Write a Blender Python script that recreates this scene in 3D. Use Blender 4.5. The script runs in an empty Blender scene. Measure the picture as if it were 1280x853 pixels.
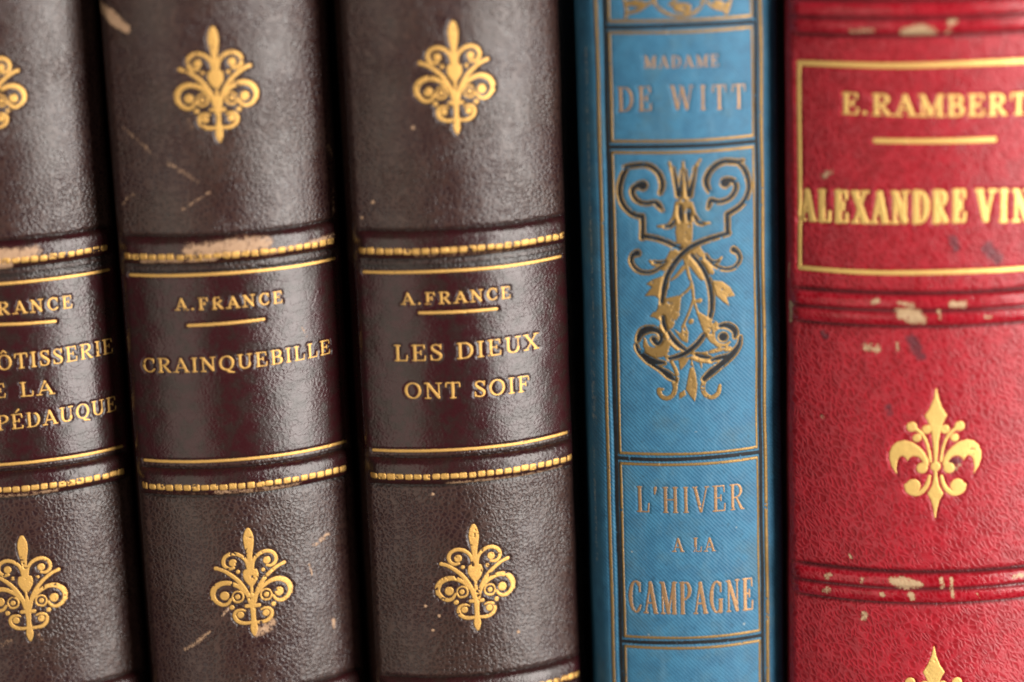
import bpy, math
import numpy as np
from mathutils import Matrix

S = bpy.context.scene
COL = S.collection
K = 0.001                                   # the numbers below are millimetres
rad = math.radians

# ------------------------------------------------------------------ camera
CD = 380.0                                  # distance to the spines, mm
CF = CD / 0.1172                            # focal length in photo pixels
PITCH, ROLL = rad(14.3136), rad(2.0855)
_f = np.array([0, math.cos(PITCH), -math.sin(PITCH)])
_u0 = np.array([0, math.sin(PITCH), math.cos(PITCH)])
_r0 = np.array([1.0, 0, 0])
_r = math.cos(ROLL) * _r0 - math.sin(ROLL) * _u0
_u = math.sin(ROLL) * _r0 + math.cos(ROLL) * _u0
_C = np.array([0, -CD * math.cos(PITCH), CD * math.sin(PITCH)])
cam = bpy.data.cameras.new("camera")
camo = bpy.data.objects.new("camera", cam)
COL.objects.link(camo)
M = Matrix.Identity(4)
for i in range(3):
    M[i][0], M[i][1], M[i][2], M[i][3] = _r[i], _u[i], -_f[i], _C[i] * K
camo.matrix_world = M
cam.sensor_width = 36.0
cam.lens = 36.0 * CF / 1280.0
cam.clip_start, cam.clip_end = 0.01, 50.0
cam.dof.use_dof = True
FOCUS_V = -24.0                             # sharp on the lower fleurons
cam.dof.focus_distance = float(np.dot(np.array([0, 1.0, FOCUS_V]) - _C, _f)) * K
cam.dof.aperture_fstop = 5.0
cam.dof.aperture_blades = 7
S.camera = camo

# ------------------------------------------------------------------ world and lamps
W = bpy.data.worlds.new("World")
S.world = W
W.use_nodes = True
W.node_tree.nodes["Background"].inputs[0].default_value = (0.92, 0.95, 1.0, 1)
W.node_tree.nodes["Background"].inputs[1].default_value = 0.06


def lamp(name, ang, elev, dist, sx, sy, power, col):
    d = bpy.data.lights.new(name, 'AREA')
    d.shape = 'RECTANGLE'
    d.size, d.size_y, d.energy, d.color = sx, sy, power, col
    o = bpy.data.objects.new(name, d)
    COL.objects.link(o)
    a, e = rad(ang), rad(elev)
    p = np.array([math.sin(a) * math.cos(e), -math.cos(a) * math.cos(e), math.sin(e)]) * dist
    z = p / np.linalg.norm(p)
    x = np.cross([0, 0, 1], z); x /= np.linalg.norm(x)
    y = np.cross(z, x)
    m = Matrix.Identity(4)
    for i in range(3):
        m[i][0], m[i][1], m[i][2], m[i][3] = x[i], y[i], z[i], p[i]
    o.matrix_world = m
    return o


lamp("window_light", 50, 9, 1.1, 0.54, 1.5, 37.0, (1.0, 0.955, 0.90))
lamp("room_light", -26, -3, 1.2, 0.60, 1.4, 4.2, (1.0, 0.92, 0.77))

S.view_settings.view_transform = 'Standard'
S.view_settings.look = 'None'
S.view_settings.exposure = 0.0
S.view_settings.gamma = 1.0
S.render.engine = 'CYCLES'
S.cycles.filter_width = 2.0                 # the photograph's slight softness

# ------------------------------------------------------------------ noise
_rng = np.random.default_rng(7)
_LAT = _rng.random((256, 256))


def vnoise(x, y, seed=0):
    x = np.asarray(x, float) + seed * 17.31
    y = np.asarray(y, float) + seed * 9.77
    xi, yi = np.floor(x).astype(int), np.floor(y).astype(int)
    fx, fy = x - xi, y - yi
    fx, fy = fx * fx * (3 - 2 * fx), fy * fy * (3 - 2 * fy)
    g = lambda a, b: _LAT[a & 255, b & 255]
    return (g(xi, yi) * (1 - fx) * (1 - fy) + g(xi + 1, yi) * fx * (1 - fy)
            + g(xi, yi + 1) * (1 - fx) * fy + g(xi + 1, yi + 1) * fx * fy)


def sstep(a, b, x):
    t = np.clip((x - a) / (b - a), 0, 1)
    return t * t * (3 - 2 * t)


# ------------------------------------------------------------------ node helpers
class NT:
    def __init__(self, name):
        self.m = bpy.data.materials.new(name)
        self.m.use_nodes = True
        self.t = self.m.node_tree
        self.b = self.t.nodes["Principled BSDF"]

    def n(self, typ, **kw):
        nd = self.t.nodes.new(typ)
        for k, v in kw.items():
            setattr(nd, k, v)
        return nd

    def put(self, sock, v):
        if v is None:
            return
        if isinstance(v, bpy.types.NodeSocket):
            self.t.links.new(v, sock)
        elif isinstance(v, (tuple, list)) and len(v) == 3 and sock.type == 'RGBA':
            sock.default_value = (*v, 1)
        else:
            sock.default_value = v

    def math(self, op, a, b=None, c=None, clamp=False):
        nd = self.n('ShaderNodeMath', operation=op, use_clamp=clamp)
        for s, v in zip(nd.inputs, (a, b, c)):
            self.put(s, v)
        return nd.outputs[0]

    def vec(self, op, a, b=None):
        nd = self.n('ShaderNodeVectorMath', operation=op)
        self.put(nd.inputs[0], a)
        if b is not None:
            if op == 'SCALE':
                self.put(nd.inputs[3], b)
            else:
                self.put(nd.inputs[1], b)
        return nd.outputs[0]

    def mix(self, f, a, b):
        nd = self.n('ShaderNodeMix', data_type='RGBA')
        self.put(nd.inputs[0], f); self.put(nd.inputs[6], a); self.put(nd.inputs[7], b)
        return nd.outputs[2]

    def ss(self, x, a, b, lo=0.0, hi=1.0):
        nd = self.n('ShaderNodeMapRange', interpolation_type='SMOOTHSTEP')
        for s, v in zip(nd.inputs, (x, a, b, lo, hi)):
            self.put(s, v)
        return nd.outputs[0]

    def noise(self, vec, scale, detail=3.0, rough=0.55, out=0):
        nd = self.n('ShaderNodeTexNoise')
        self.put(nd.inputs['Vector'], vec)
        nd.inputs['Scale'].default_value = scale
        nd.inputs['Detail'].default_value = detail
        nd.inputs['Roughness'].default_value = rough
        return nd.outputs[out]

    def voro(self, vec, scale, feature='F1', smooth=0.3, rnd=1.0):
        nd = self.n('ShaderNodeTexVoronoi', feature=feature)
        self.put(nd.inputs['Vector'], vec)
        nd.inputs['Scale'].default_value = scale
        nd.inputs['Randomness'].default_value = rnd
        if feature == 'SMOOTH_F1':
            nd.inputs['Smoothness'].default_value = smooth
        return nd.outputs['Distance']

    def attr(self, name):
        return self.n('ShaderNodeAttribute', attribute_name=name).outputs['Fac']

    def mm(self):
        return self.vec('SCALE', self.n('ShaderNodeTexCoord').outputs['Object'], 1000.0)

    def bump(self, h, strength, dist_mm, normal=None):
        nd = self.n('ShaderNodeBump')
        self.put(nd.inputs['Strength'], strength)
        nd.inputs['Distance'].default_value = dist_mm * K
        self.put(nd.inputs['Height'], h)
        if normal is not None:
            self.put(nd.inputs['Normal'], normal)
        return nd.outputs[0]

    def set(self, **kw):
        names = dict(color='Base Color', rough='Roughness', metal='Metallic', normal='Normal',
                     spec='Specular IOR Level', coat='Coat Weight', coatr='Coat Roughness',
                     sheen='Sheen Weight', sheenr='Sheen Roughness')
        for k, v in kw.items():
            self.put(self.b.inputs[names[k]], v)
        return self.m


def brown_leather(name, seed):
    t = NT(name)
    p0 = t.vec('ADD', t.mm(), (seed * 31.7, seed * 11.3, seed * 5.1))
    warp = t.vec('SCALE', t.vec('SUBTRACT', t.noise(p0, 0.7, 2, .5, 1), (.5, .5, .5)), 0.55)
    p = t.vec('ADD', p0, warp)
    label, wear, tool = t.attr('label'), t.attr('wear'), t.attr('tool')
    cells = t.math('SUBTRACT', 1.0, t.ss(t.voro(p, 1.50, 'DISTANCE_TO_EDGE', rnd=.9), .0, .30))
    cells2 = t.voro(p, 3.1, 'F1')
    fine = t.noise(p, 6.5, 4, .65)
    big = t.noise(p0, 0.11, 3, .55)
    mid = t.noise(p0, 0.5, 3, .6)
    rub = t.ss(t.noise(p0, .085, 3, .6), .36, .60)                  # handled patches lie flatter
    vein = t.ss(t.voro(t.vec('MULTIPLY', p, (.5, .5, 1.1)), .62, 'DISTANCE_TO_EDGE'), 0.0, .06)
    h = t.math('ADD', t.math('MULTIPLY', cells, .62), t.math('MULTIPLY', cells2, .22))
    h = t.math('ADD', h, t.math('MULTIPLY', fine, .22))
    flat = t.math('MULTIPLY', t.math('SUBTRACT', 1.0, t.math('MULTIPLY', label, .68)), t.math('SUBTRACT', 1.0, t.math('MULTIPLY', rub, .55)))
    h = t.math('MULTIPLY', h, flat)
    h = t.math('ADD', h, t.math('MULTIPLY', t.math('MULTIPLY', vein, label), .10))
    h = t.math('ADD', h, t.math('MULTIPLY', t.noise(p0, .8, 3, .6), .22))
    ridge = t.math('MULTIPLY', t.ss(cells, .30, 1.0), t.math('SUBTRACT', 1.0, t.math('MULTIPLY', label, .8)))
    dark = t.mix(t.ss(big, .38, .62), (.0165, .0042, .0050), (.0195, .0088, .0072))
    col = t.mix(t.math('MULTIPLY', ridge, t.math('ADD', .15, t.math('MULTIPLY', mid, .8))), dark, (.058, .028, .021))
    col = t.mix(t.math('MULTIPLY', label, .75), col, t.mix(t.ss(mid, .40, .64), (.029, .0036, .0055), (.019, .0075, .0062)))
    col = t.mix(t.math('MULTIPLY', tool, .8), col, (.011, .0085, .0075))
    speck = t.ss(t.noise(t.vec('MULTIPLY', p0, (1.6, 1, .6)), 3.2, 5, .75), .675, .76)
    col = t.mix(t.math('MULTIPLY', speck, .45), col, (.13, .075, .048))
    w1 = t.math('MULTIPLY', t.math('SUBTRACT', t.noise(p0, 1.5, 6, .75), .5), 2.7)
    w2 = t.math('MULTIPLY', t.math('SUBTRACT', t.noise(t.vec('MULTIPLY', p0, (1.5, 1, .7)), 5.5, 4, .7), .5), 1.9)
    wm = t.ss(t.math('ADD', wear, t.math('ADD', w1, w2)), .44, .64)
    wm = t.math('MULTIPLY', wm, t.ss(wear, 0.05, .95, .0, 1.0))
    col = t.mix(t.math('MULTIPLY', t.ss(wm, .02, .2), .6), col, (.060, .024, .016))
    col = t.mix(t.ss(t.math('ADD', wm, t.math('MULTIPLY', t.math('SUBTRACT', fine, .5), .6)), .12, .70), col, t.mix(t.noise(p0, 1.2, 3), (.28, .155, .085), (.42, .27, .165)))
    rough = t.math('ADD', t.math('MULTIPLY', mid, .22), .19)
    rough = t.math('ADD', rough, t.math('MULTIPLY', wm, .35))
    rough = t.math('SUBTRACT', rough, t.math('MULTIPLY', label, .05))
    nrm = t.bump(h, .70, .115)
    return t.set(color=col, rough=rough, normal=nrm, spec=.44)


def red_leather(name):
    t = NT(name)
    p0 = t.mm()
    warp = t.vec('SCALE', t.vec('SUBTRACT', t.noise(p0, 0.45, 2, .5, 1), (.5, .5, .5)), 1.3)
    p = t.vec('ADD', p0, warp)
    mp = t.n('ShaderNodeMapping')
    mp.vector_type = 'POINT'
    t.put(mp.inputs['Vector'], p)
    mp.inputs['Rotation'].default_value = (0, rad(-52), 0)
    ps = t.vec('MULTIPLY', mp.outputs[0], (.48, 1.0, 1.1))
    wear, tool, label = t.attr('wear'), t.attr('tool'), t.attr('label')
    cells = t.math('SUBTRACT', 1.0, t.ss(t.voro(ps, 1.45, 'DISTANCE_TO_EDGE', rnd=.95), .0, .30))
    streak = t.noise(t.vec('MULTIPLY', mp.outputs[0], (.5, 1, 2.2)), 1.9, 4, .65)
    fine = t.noise(p, 5.0, 3, .6)
    mid = t.noise(p0, .38, 4, .6)
    big = t.noise(p0, .12, 2, .5)
    h = t.math('ADD', t.math('MULTIPLY', cells, .55), t.math('MULTIPLY', streak, .35))
    h = t.math('ADD', h, t.math('MULTIPLY', fine, .16))
    h = t.math('MULTIPLY', h, t.math('SUBTRACT', 1.0, t.math('MULTIPLY', label, .75)))
    col = t.mix(t.ss(mid, .35, .65), (.240, .0045, .0108), (.340, .0065, .0165))
    col = t.mix(t.math('MULTIPLY', t.ss(cells, .5, .0), .7), col, (.225, .0022, .0070))
    col = t.mix(t.math('MULTIPLY', t.math('MULTIPLY', t.ss(cells, .35, 1.0), t.ss(streak, .34, .60)), .50), col, (.38, .045, .058))  # paler grain ridges: dust, with their sheen also put into the colour
    # dark ink-like stains
    col = t.mix(t.math('MULTIPLY', t.ss(t.math('MULTIPLY', t.attr('stain'), t.noise(p0, .9, 4, .65)), .22, .5), .75), col, (.060, .022, .030))
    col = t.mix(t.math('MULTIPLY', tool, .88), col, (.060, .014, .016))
    w1 = t.math('MULTIPLY', t.math('SUBTRACT', t.noise(p0, 1.5, 6, .75), .5), 2.7)
    w2 = t.math('MULTIPLY', t.math('SUBTRACT', t.noise(t.vec('MULTIPLY', p0, (1.5, 1, .7)), 5.5, 4, .7), .5), 1.9)
    wm = t.ss(t.math('ADD', wear, t.math('ADD', w1, w2)), .44, .64)
    wm = t.math('MULTIPLY', wm, t.ss(wear, 0.05, .8, .0, 1.0))
    col = t.mix(t.math('MULTIPLY', t.ss(wm, .02, .22), .7), col, (.085, .016, .015))
    col = t.mix(t.ss(t.math('ADD', wm, t.math('MULTIPLY', t.math('SUBTRACT', fine, .5), .5)), .18, .62), col, t.mix(t.noise(p0, 1.4, 3), (.36, .22, .115), (.52, .37, .22)))
    rough = t.math('ADD', t.math('MULTIPLY', mid, .18), .29)
    rough = t.math('SUBTRACT', rough, t.math('MULTIPLY', label, .21))
    rough = t.math('ADD', rough, t.math('MULTIPLY', wm, .3))
    return t.set(color=col, rough=rough, normal=t.bump(h, .75, .12), spec=.33)


def blue_cloth(name):
    t = NT(name)
    p0 = t.mm()
    warp = t.vec('SCALE', t.vec('SUBTRACT', t.noise(p0, .5, 2, .5, 1), (.5, .5, .5)), .22)
    p = t.vec('ADD', p0, warp)
    wear, label = t.attr('wear'), t.attr('label')

    def bands(rot, scale, dist):
        mp = t.n('ShaderNodeMapping')
        t.put(mp.inputs['Vector'], p)
        mp.inputs['Rotation'].default_value = (0, rad(rot), 0)
        w = t.n('ShaderNodeTexWave', wave_type='BANDS', bands_direction='Z', wave_profile='SIN')
        t.put(w.inputs['Vector'], t.vec('MULTIPLY', mp.outputs[0], (1, 0, 1)))
        w.inputs['Scale'].default_value = scale
        w.inputs['Distortion'].default_value = dist
        w.inputs['Detail'].default_value = 2
        w.inputs['Detail Scale'].default_value = 1.2
        return w.outputs['Fac']
    tw = bands(-47, .70, .8)
    cross = bands(40, 1.05, .9)
    fine = t.noise(p, 6, 3, .6)
    mid = t.noise(p0, .42, 4, .6)
    h = t.math('ADD', tw, t.math('MULTIPLY', cross, .22))
    h = t.math('ADD', h, t.math('MULTIPLY', fine, .45))
    col = t.mix(t.ss(mid, .32, .68), (.0205, .100, .185), (.031, .137, .236))
    col = t.mix(t.math('MULTIPLY', t.math('MULTIPLY', tw, fine), .26), col, (.085, .215, .315))
    col = t.mix(t.math('MULTIPLY', t.ss(t.noise(p0, 1.1, 5, .7), .56, .70), .6), col, (.014, .062, .110))
    col = t.mix(t.math('MULTIPLY', t.ss(t.noise(p0, .14, 4, .65), .48, .68), .38), col, (.060, .110, .130))
    col = t.mix(t.math('MULTIPLY', t.ss(t.noise(t.vec('MULTIPLY', p0, (1.0, 1, .25)), .55, 5, .7), .52, .70), .30), col, (.085, .205, .300))
    w1 = t.math('MULTIPLY', t.math('SUBTRACT', t.noise(p0, 1.5, 6, .75), .5), 2.7)
    w2 = t.math('MULTIPLY', t.math('SUBTRACT', t.noise(t.vec('MULTIPLY', p0, (1.5, 1, .7)), 5.5, 4, .7), .5), 1.9)
    wm = t.ss(t.math('ADD', wear, t.math('ADD', w1, w2)), .44, .64)
    wm = t.math('MULTIPLY', wm, t.ss(wear, 0.05, .8, .0, 1.0))
    col = t.mix(t.math('MULTIPLY', wm, .8), col, (.42, .42, .36))
    return t.set(color=col, rough=t.math('ADD', t.math('MULTIPLY', mid, .2), .45), normal=t.bump(h, .42, .08), spec=.3)


def gilt(name, base, worn, rough=.40, amt=.3, metal=.7, sc=1.0):
    t = NT(name)
    p0 = t.mm()
    a = t.noise(p0, 2.4 * sc, 5, .7)
    b = t.noise(p0, 9.0, 3, .6)
    m = t.math('MULTIPLY', t.ss(t.math('ADD', t.math('MULTIPLY', a, .75), t.math('MULTIPLY', b, .3)), .50, .72), amt)
    col = t.mix(m, base, worn)
    r = t.math('ADD', rough, t.math('MULTIPLY', a, .18))
    h = t.math('ADD', t.math('MULTIPLY', b, .6), a)
    return t.set(color=col, rough=r, metal=t.math('SUBTRACT', metal, t.math('MULTIPLY', m, .6)),
                 normal=t.bump(h, .6, .06), spec=.5)


def plain(name, a, b, rough, scale=.8, bump=.05, stretch=(1, 1, 1)):
    t = NT(name)
    p0 = t.vec('MULTIPLY', t.mm(), stretch)
    n = t.noise(p0, scale, 5, .6)
    return t.set(color=t.mix(t.ss(n, .35, .65), a, b), rough=rough, normal=t.bump(n, .5, bump))


M_GOLD = gilt("brown_book_gilding", (.64, .365, .100), (.26, .135, .055), .40, .5)
M_GOLDR = gilt("red_book_gilding", (.82, .54, .17), (.50, .20, .07), .42, .25)
M_GOLDB = gilt("blue_book_gilding", (.285, .170, .056), (.10, .068, .034), .42, .7, .8)
M_GOLDL = gilt("blue_book_letter_gilding", (.36, .205, .098), (.13, .09, .06), .42, .65, .8)
M_BLACK = plain("black_tooling_ink", (.004, .004, .005), (.011, .010, .011), .62, 2.0)
M_BLACK.node_tree.nodes["Principled BSDF"].inputs["Specular IOR Level"].default_value = .25
M_PAGE = plain("page_edges", (.42, .35, .24), (.55, .47, .34), .8, .3, .08, (3, .2, .2))
M_BOARD = plain("brown_board_cloth", (.018, .012, .011), (.030, .020, .018), .6, 2)
M_BOARDB = plain("blue_board_cloth", (.035, .14, .26), (.05, .19, .32), .6, 2)
M_BOARDR = plain("red_board_cloth", (.20, .008, .016), (.27, .012, .022), .55, 2)
M_WOOD = plain("dark_shelf_wood", (.020, .012, .008), (.036, .022, .014), .5, .08, .1, (1, 8, 1))


# ------------------------------------------------------------------ mesh helpers
def mesh_obj(name, V, F, mat, parent, attrs=None, smooth=True):
    me = bpy.data.meshes.new(name)
    V = np.asarray(V, np.float32)
    F = np.asarray(F, np.int32)
    k = F.shape[1]
    me.vertices.add(len(V)); me.vertices.foreach_set("co", V.ravel())
    me.loops.add(F.size); me.loops.foreach_set("vertex_index", F.ravel())
    me.polygons.add(len(F))
    me.polygons.foreach_set("loop_start", np.arange(0, F.size, k, dtype=np.int32))
    me.polygons.foreach_set("loop_total", np.full(len(F), k, np.int32))
    me.update(calc_edges=True)
    if smooth:
        me.polygons.foreach_set("use_smooth", np.ones(len(F), bool))
    for an, av in (attrs or {}).items():
        at = me.attributes.new(an, 'FLOAT', 'POINT')
        at.data.foreach_set("value", np.asarray(av, np.float32).ravel())
    me.materials.append(mat)
    o = bpy.data.objects.new(name, me)
    COL.objects.link(o)
    o.parent = parent
    return o


def box_obj(name, x0, x1, y0, y1, z0, z1, mat, parent, bev=.3):
    """bevelled box, mm"""
    import bmesh
    bm = bmesh.new()
    bmesh.ops.create_cube(bm, size=1)
    for v in bm.verts:
        v.co = ((x0 + x1) / 2 + v.co.x * (x1 - x0), (y0 + y1) / 2 + v.co.y * (y1 - y0), (z0 + z1) / 2 + v.co.z * (z1 - z0))
    bmesh.ops.bevel(bm, geom=bm.edges[:], offset=bev, segments=2, affect='EDGES')
    for v in bm.verts:
        v.co *= K
    me = bpy.data.meshes.new(name)
    bm.to_mesh(me); bm.free()
    me.materials.append(mat)
    o = bpy.data.objects.new(name, me)
    COL.objects.link(o)
    o.parent = parent
    return o


# ------------------------------------------------------------------ signed-distance drawing of the tooling
def crom(pts, n=6):
    P = [np.array(p, float) for p in pts]
    if len(P) < 3:
        return P
    P = [2 * P[0] - P[1]] + P + [2 * P[-1] - P[-2]]
    out = []
    for i in range(1, len(P) - 2):
        a, b, c, d = P[i - 1:i + 3]
        for j in range(n):
            t = j / n
            out.append(.5 * (2 * b + (c - a) * t + (2 * a - 5 * b + 4 * c - d) * t * t + (3 * b - a - 3 * c + d) * t ** 3))
    out.append(P[-2])
    return out


class Shape:
    """capsules, polygons and rounded boxes in (s, v) millimetres on a spine"""
    def __init__(self):
        self.pr = []

    def stroke(self, pts, smooth=True):
        q = crom(pts) if smooth else [np.array(p, float) for p in pts]
        for a, b in zip(q[:-1], q[1:]):
            ra, rb = max(a[2], .01), max(b[2], .01)
            m = max(ra, rb)
            self.pr.append(('c', (min(a[0], b[0]) - m, max(a[0], b[0]) + m, min(a[1], b[1]) - m, max(a[1], b[1]) + m),
                            (a[0], a[1], ra, b[0], b[1], rb)))

    def ball(self, x, y, r):
        self.pr.append(('c', (x - r, x + r, y - r, y + r), (x, y, r, x + 1e-6, y, r)))

    def poly(self, pts):
        P = np.array(pts, float)
        self.pr.append(('p', (P[:, 0].min(), P[:, 0].max(), P[:, 1].min(), P[:, 1].max()), P))

    def rbox(self, x, y, hx, hy, r):
        self.pr.append(('b', (x - hx, x + hx, y - hy, y + hy), (x, y, hx, hy, r)))

    def bbox(self):
        B = np.array([p[1] for p in self.pr])
        return B[:, 0].min(), B[:, 1].max(), B[:, 2].min(), B[:, 3].max()

    def sdf(self, sa, va, pad=.6):
        """sa, va sorted 1-D axes; returns field[len(sa), len(va)]"""
        D = np.full((len(sa), len(va)), pad)
        for kind, bb, q in self.pr:
            i0, i1 = np.searchsorted(sa, [bb[0] - pad, bb[1] + pad])
            j0, j1 = np.searchsorted(va, [bb[2] - pad, bb[3] + pad])
            if i0 >= i1 or j0 >= j1:
                continue
            X, Y = np.meshgrid(sa[i0:i1], va[j0:j1], indexing='ij')
            if kind == 'c':
                ax, ay, ra, bx, by, rb = q
                dx, dy = bx - ax, by - ay
                t = np.clip(((X - ax) * dx + (Y - ay) * dy) / (dx * dx + dy * dy + 1e-12), 0, 1)
                d = np.hypot(X - ax - t * dx, Y - ay - t * dy) - (ra + t * (rb - ra))
            elif kind == 'b':
                x, y, hx, hy, r = q
                ex, ey = np.abs(X - x) - hx + r, np.abs(Y - y) - hy + r
                d = np.hypot(np.maximum(ex, 0), np.maximum(ey, 0)) + np.minimum(np.maximum(ex, ey), 0) - r
            else:
                P = q
                d = np.full(X.shape, 1e9)
                inside = np.zeros(X.shape, bool)
                for a, b in zip(P, np.roll(P, -1, 0)):
                    e = b - a
                    t = np.clip(((X - a[0]) * e[0] + (Y - a[1]) * e[1]) / (e @ e + 1e-12), 0, 1)
                    d = np.minimum(d, np.hypot(X - a[0] - t * e[0], Y - a[1] - t * e[1]))
                    c = (a[1] > Y) != (b[1] > Y)
                    xx = a[0] + (Y - a[1]) / (e[1] if abs(e[1]) > 1e-9 else 1e-9) * e[0]
                    inside ^= c & (X < xx)
                d = np.where(inside, -d, d)
            D[i0:i1, j0:j1] = np.minimum(D[i0:i1, j0:j1], d)
        return D


def march(sa, va, D):
    """triangles of the region D < 0: returns (s, v, d) rows and faces"""
    ns, nv = D.shape
    idx = np.arange(ns * nv).reshape(ns, nv)
    a, b, c, d = idx[:-1, :-1].ravel(), idx[1:, :-1].ravel(), idx[1:, 1:].ravel(), idx[:-1, 1:].ravel()
    T = np.concatenate([np.stack([a, b, c], 1), np.stack([a, c, d], 1)])
    f = D.ravel()
    ins = f[T] < 0
    n = ins.sum(1)
    tris = [T[n == 3]]
    keys = []

    def key(p, q):
        lo, hi = np.minimum(p, q), np.maximum(p, q)
        return lo.astype(np.int64) * (ns * nv) + hi
    N = ns * nv
    BIG = N                                    # edge vertices are coded as N + key
    for k in range(3):
        i, j, l = k, (k + 1) % 3, (k + 2) % 3
        m = (n == 1) & ins[:, i]
        t = T[m]
        tris.append(np.stack([t[:, i], BIG + key(t[:, i], t[:, j]), BIG + key(t[:, i], t[:, l])], 1))
        m = (n == 2) & ~ins[:, i]
        t = T[m]
        e1, e2 = BIG + key(t[:, i], t[:, j]), BIG + key(t[:, i], t[:, l])
        tris.append(np.stack([e1, t[:, j], t[:, l]], 1))
        tris.append(np.stack([e1, t[:, l], e2], 1))
    A = np.concatenate([x.astype(np.int64) for x in tris])
    U, inv = np.unique(A.ravel(), return_inverse=True)
    F = inv.reshape(-1, 3)
    Sg, Vg = np.meshgrid(sa, va, indexing='ij')
    Sg, Vg = Sg.ravel(), Vg.ravel()
    out = np.zeros((len(U), 3))
    g = U < N
    ii = U[g]
    out[g] = np.stack([Sg[ii], Vg[ii], f[ii]], 1)
    kk = U[~g] - N
    p, q = kk // N, kk % N
    w = (f[p] / (f[p] - f[q]))[:, None]
    out[~g] = np.concatenate([np.stack([Sg[p], Vg[p]], 1) * (1 - w) + np.stack([Sg[q], Vg[q]], 1) * w, np.zeros((len(kk), 1))], 1)
    return out, F


# ------------------------------------------------------------------ letters (cap height 1)
def glyph(ch, T, t, sf):
    y0, y1 = t, 1 - t
    st = lambda x, a=0., b=1.: [(x, a + T * .8, T), (x, b - T * .8, T)]
    th = lambda x, a=0., b=1.: [(x, a + t, t), (x, b - t, t)]
    ser = lambda x, y: [(x - sf, y, t), (x + sf, y, t)]
    hb = lambda a, b, y: [(a, y, t), (b, y, t)]

    def arc(cx, cy, rx, ry, a0, a1, n=14):
        o = []
        for i in range(n + 1):
            a = rad(a0 + (a1 - a0) * i / n)
            o.append((cx + rx * math.cos(a), cy + ry * math.sin(a), t + (T - t) * abs(math.cos(a)) ** 1.4))
        return o
    if ch == 'A':
        return .78, [[(.1, y0, t), (.38, y1, t)], [(.38, 1 - T, T), (.66, T, T)], hb(.2, .56, .33), ser(.1, y0), ser(.68, y0)]
    if ch == 'B':
        return .68, [st(.17), hb(.05, .37, y1), hb(.05, .37, y0), hb(.17, .38, .52), arc(.35, .75, .2, .25 - t, 90, -90), arc(.37, .27, .23, .27 - t, 90, -90)]
    if ch == 'C':
        return .72, [arc(.4, .5, .31, .5 - t, 50, 310), [(.64, .66, t), (.64, .92, t)], [(.6, .12, t), (.67, .24, t)]]
    if ch == 'D':
        return .78, [st(.17), hb(.05, .36, y1), hb(.05, .36, y0), arc(.34, .5, .35, .5 - t, 90, -90)]
    if ch in 'EÉ':
        g = [st(.17), hb(.05, .57, y1), hb(.17, .43, .52), hb(.05, .6, y0), [(.57, y1, t), (.59, .74, t)], [(.43, .63, t), (.43, .41, t)], [(.6, y0, t), (.62, .28, t)]]
        if ch == 'É':
            g.append([(.28, 1.1, t), (.44, 1.26, T * .8)])
        return .68, g
    if ch == 'F':
        return .64, [st(.17), hb(.05, .56, y1), hb(.17, .42, .5), ser(.17, y0), [(.56, y1, t), (.58, .72, t)], [(.42, .62, t), (.42, .38, t)]]
    if ch == 'G':
        return .8, [arc(.4, .5, .31, .5 - t, 50, 300), [(.64, .66, t), (.64, .92, t)], st(.63, 0, .42), ser(.64, .42)]
    if ch == 'H':
        return .8, [st(.17), st(.63), hb(.17, .63, .51), ser(.17, y0), ser(.17, y1), ser(.63, y0), ser(.63, y1)]
    if ch == 'I':
        return .34, [st(.17), ser(.17, y0), ser(.17, y1)]
    if ch == 'L':
        return .64, [st(.17), ser(.17, y1), hb(.05, .57, y0), [(.57, y0, t), (.59, .34, t)]]
    if ch == 'M':
        return .96, [th(.15), [(.17, 1 - T, T), (.47, T, T)], [(.47, y0, t), (.78, y1, t)], st(.8), ser(.15, y0), ser(.8, y0), hb(.03, .17, y1), hb(.8, .93, y1)]
    if ch == 'N':
        return .82, [th(.15), [(.17, 1 - T, T), (.65, T, T)], th(.66), ser(.15, y0), ser(.66, y1), hb(.03, .17, y1)]
    if ch in 'OÔ':
        g = [arc(.4, .5, .32, .5 - t, 0, 360, 28)]
        if ch == 'Ô':
            g.append([(.26, 1.1, t), (.4, 1.26, t), (.54, 1.1, t)])
        return .8, g
    if ch == 'P':
        return .66, [st(.17), hb(.05, .37, y1), hb(.17, .37, .46), arc(.36, .73, .23, .27 - t, 90, -90), ser(.17, y0)]
    if ch == 'Q':
        return .8, [arc(.4, .5, .32, .5 - t, 0, 360, 28), [(.36, .1, t), (.5, -.08, T * .9), (.78, -.16, t)]]
    if ch == 'R':
        return .76, [st(.17), hb(.05, .37, y1), hb(.17, .37, .48), arc(.36, .74, .22, .26 - t, 90, -90), ser(.17, y0), [(.36, .46, T * .7), (.6, T, T)], hb(.6, .72, y0)]
    if ch == 'S':
        P = [(.48, .82), (.4, .96 - t), (.28, 1 - t), (.14, .9), (.12, .74), (.22, .6), (.36, .47), (.48, .33), (.47, .15), (.36, t), (.24, t), (.13, .07), (.08, .2)]
        R_ = [t, t, t, t * 1.2, T * .8, T, T, T, T * .8, t * 1.2, t, t, t]
        return .58, [crom([(x, y, r) for (x, y), r in zip(P, R_)], 4), [(.5, .7, t), (.5, .95, t)], [(.07, .3, t), (.07, .06, t)]]
    if ch == 'T':
        return .7, [st(.35), hb(.05, .65, y1), [(.05, y1, t), (.03, .72, t)], [(.65, y1, t), (.67, .72, t)], ser(.35, y0)]
    if ch == 'U':
        return .8, [st(.17, .25, 1), arc(.41, .32, .24, .32 - t, 180, 360), th(.65, .3, 1), ser(.17, y1), ser(.65, y1)]
    if ch == 'V':
        return .76, [[(.11, 1 - T, T), (.38, T, T)], [(.66, y1, t), (.4, y0, t)], ser(.1, y1), ser(.67, y1)]
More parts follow.
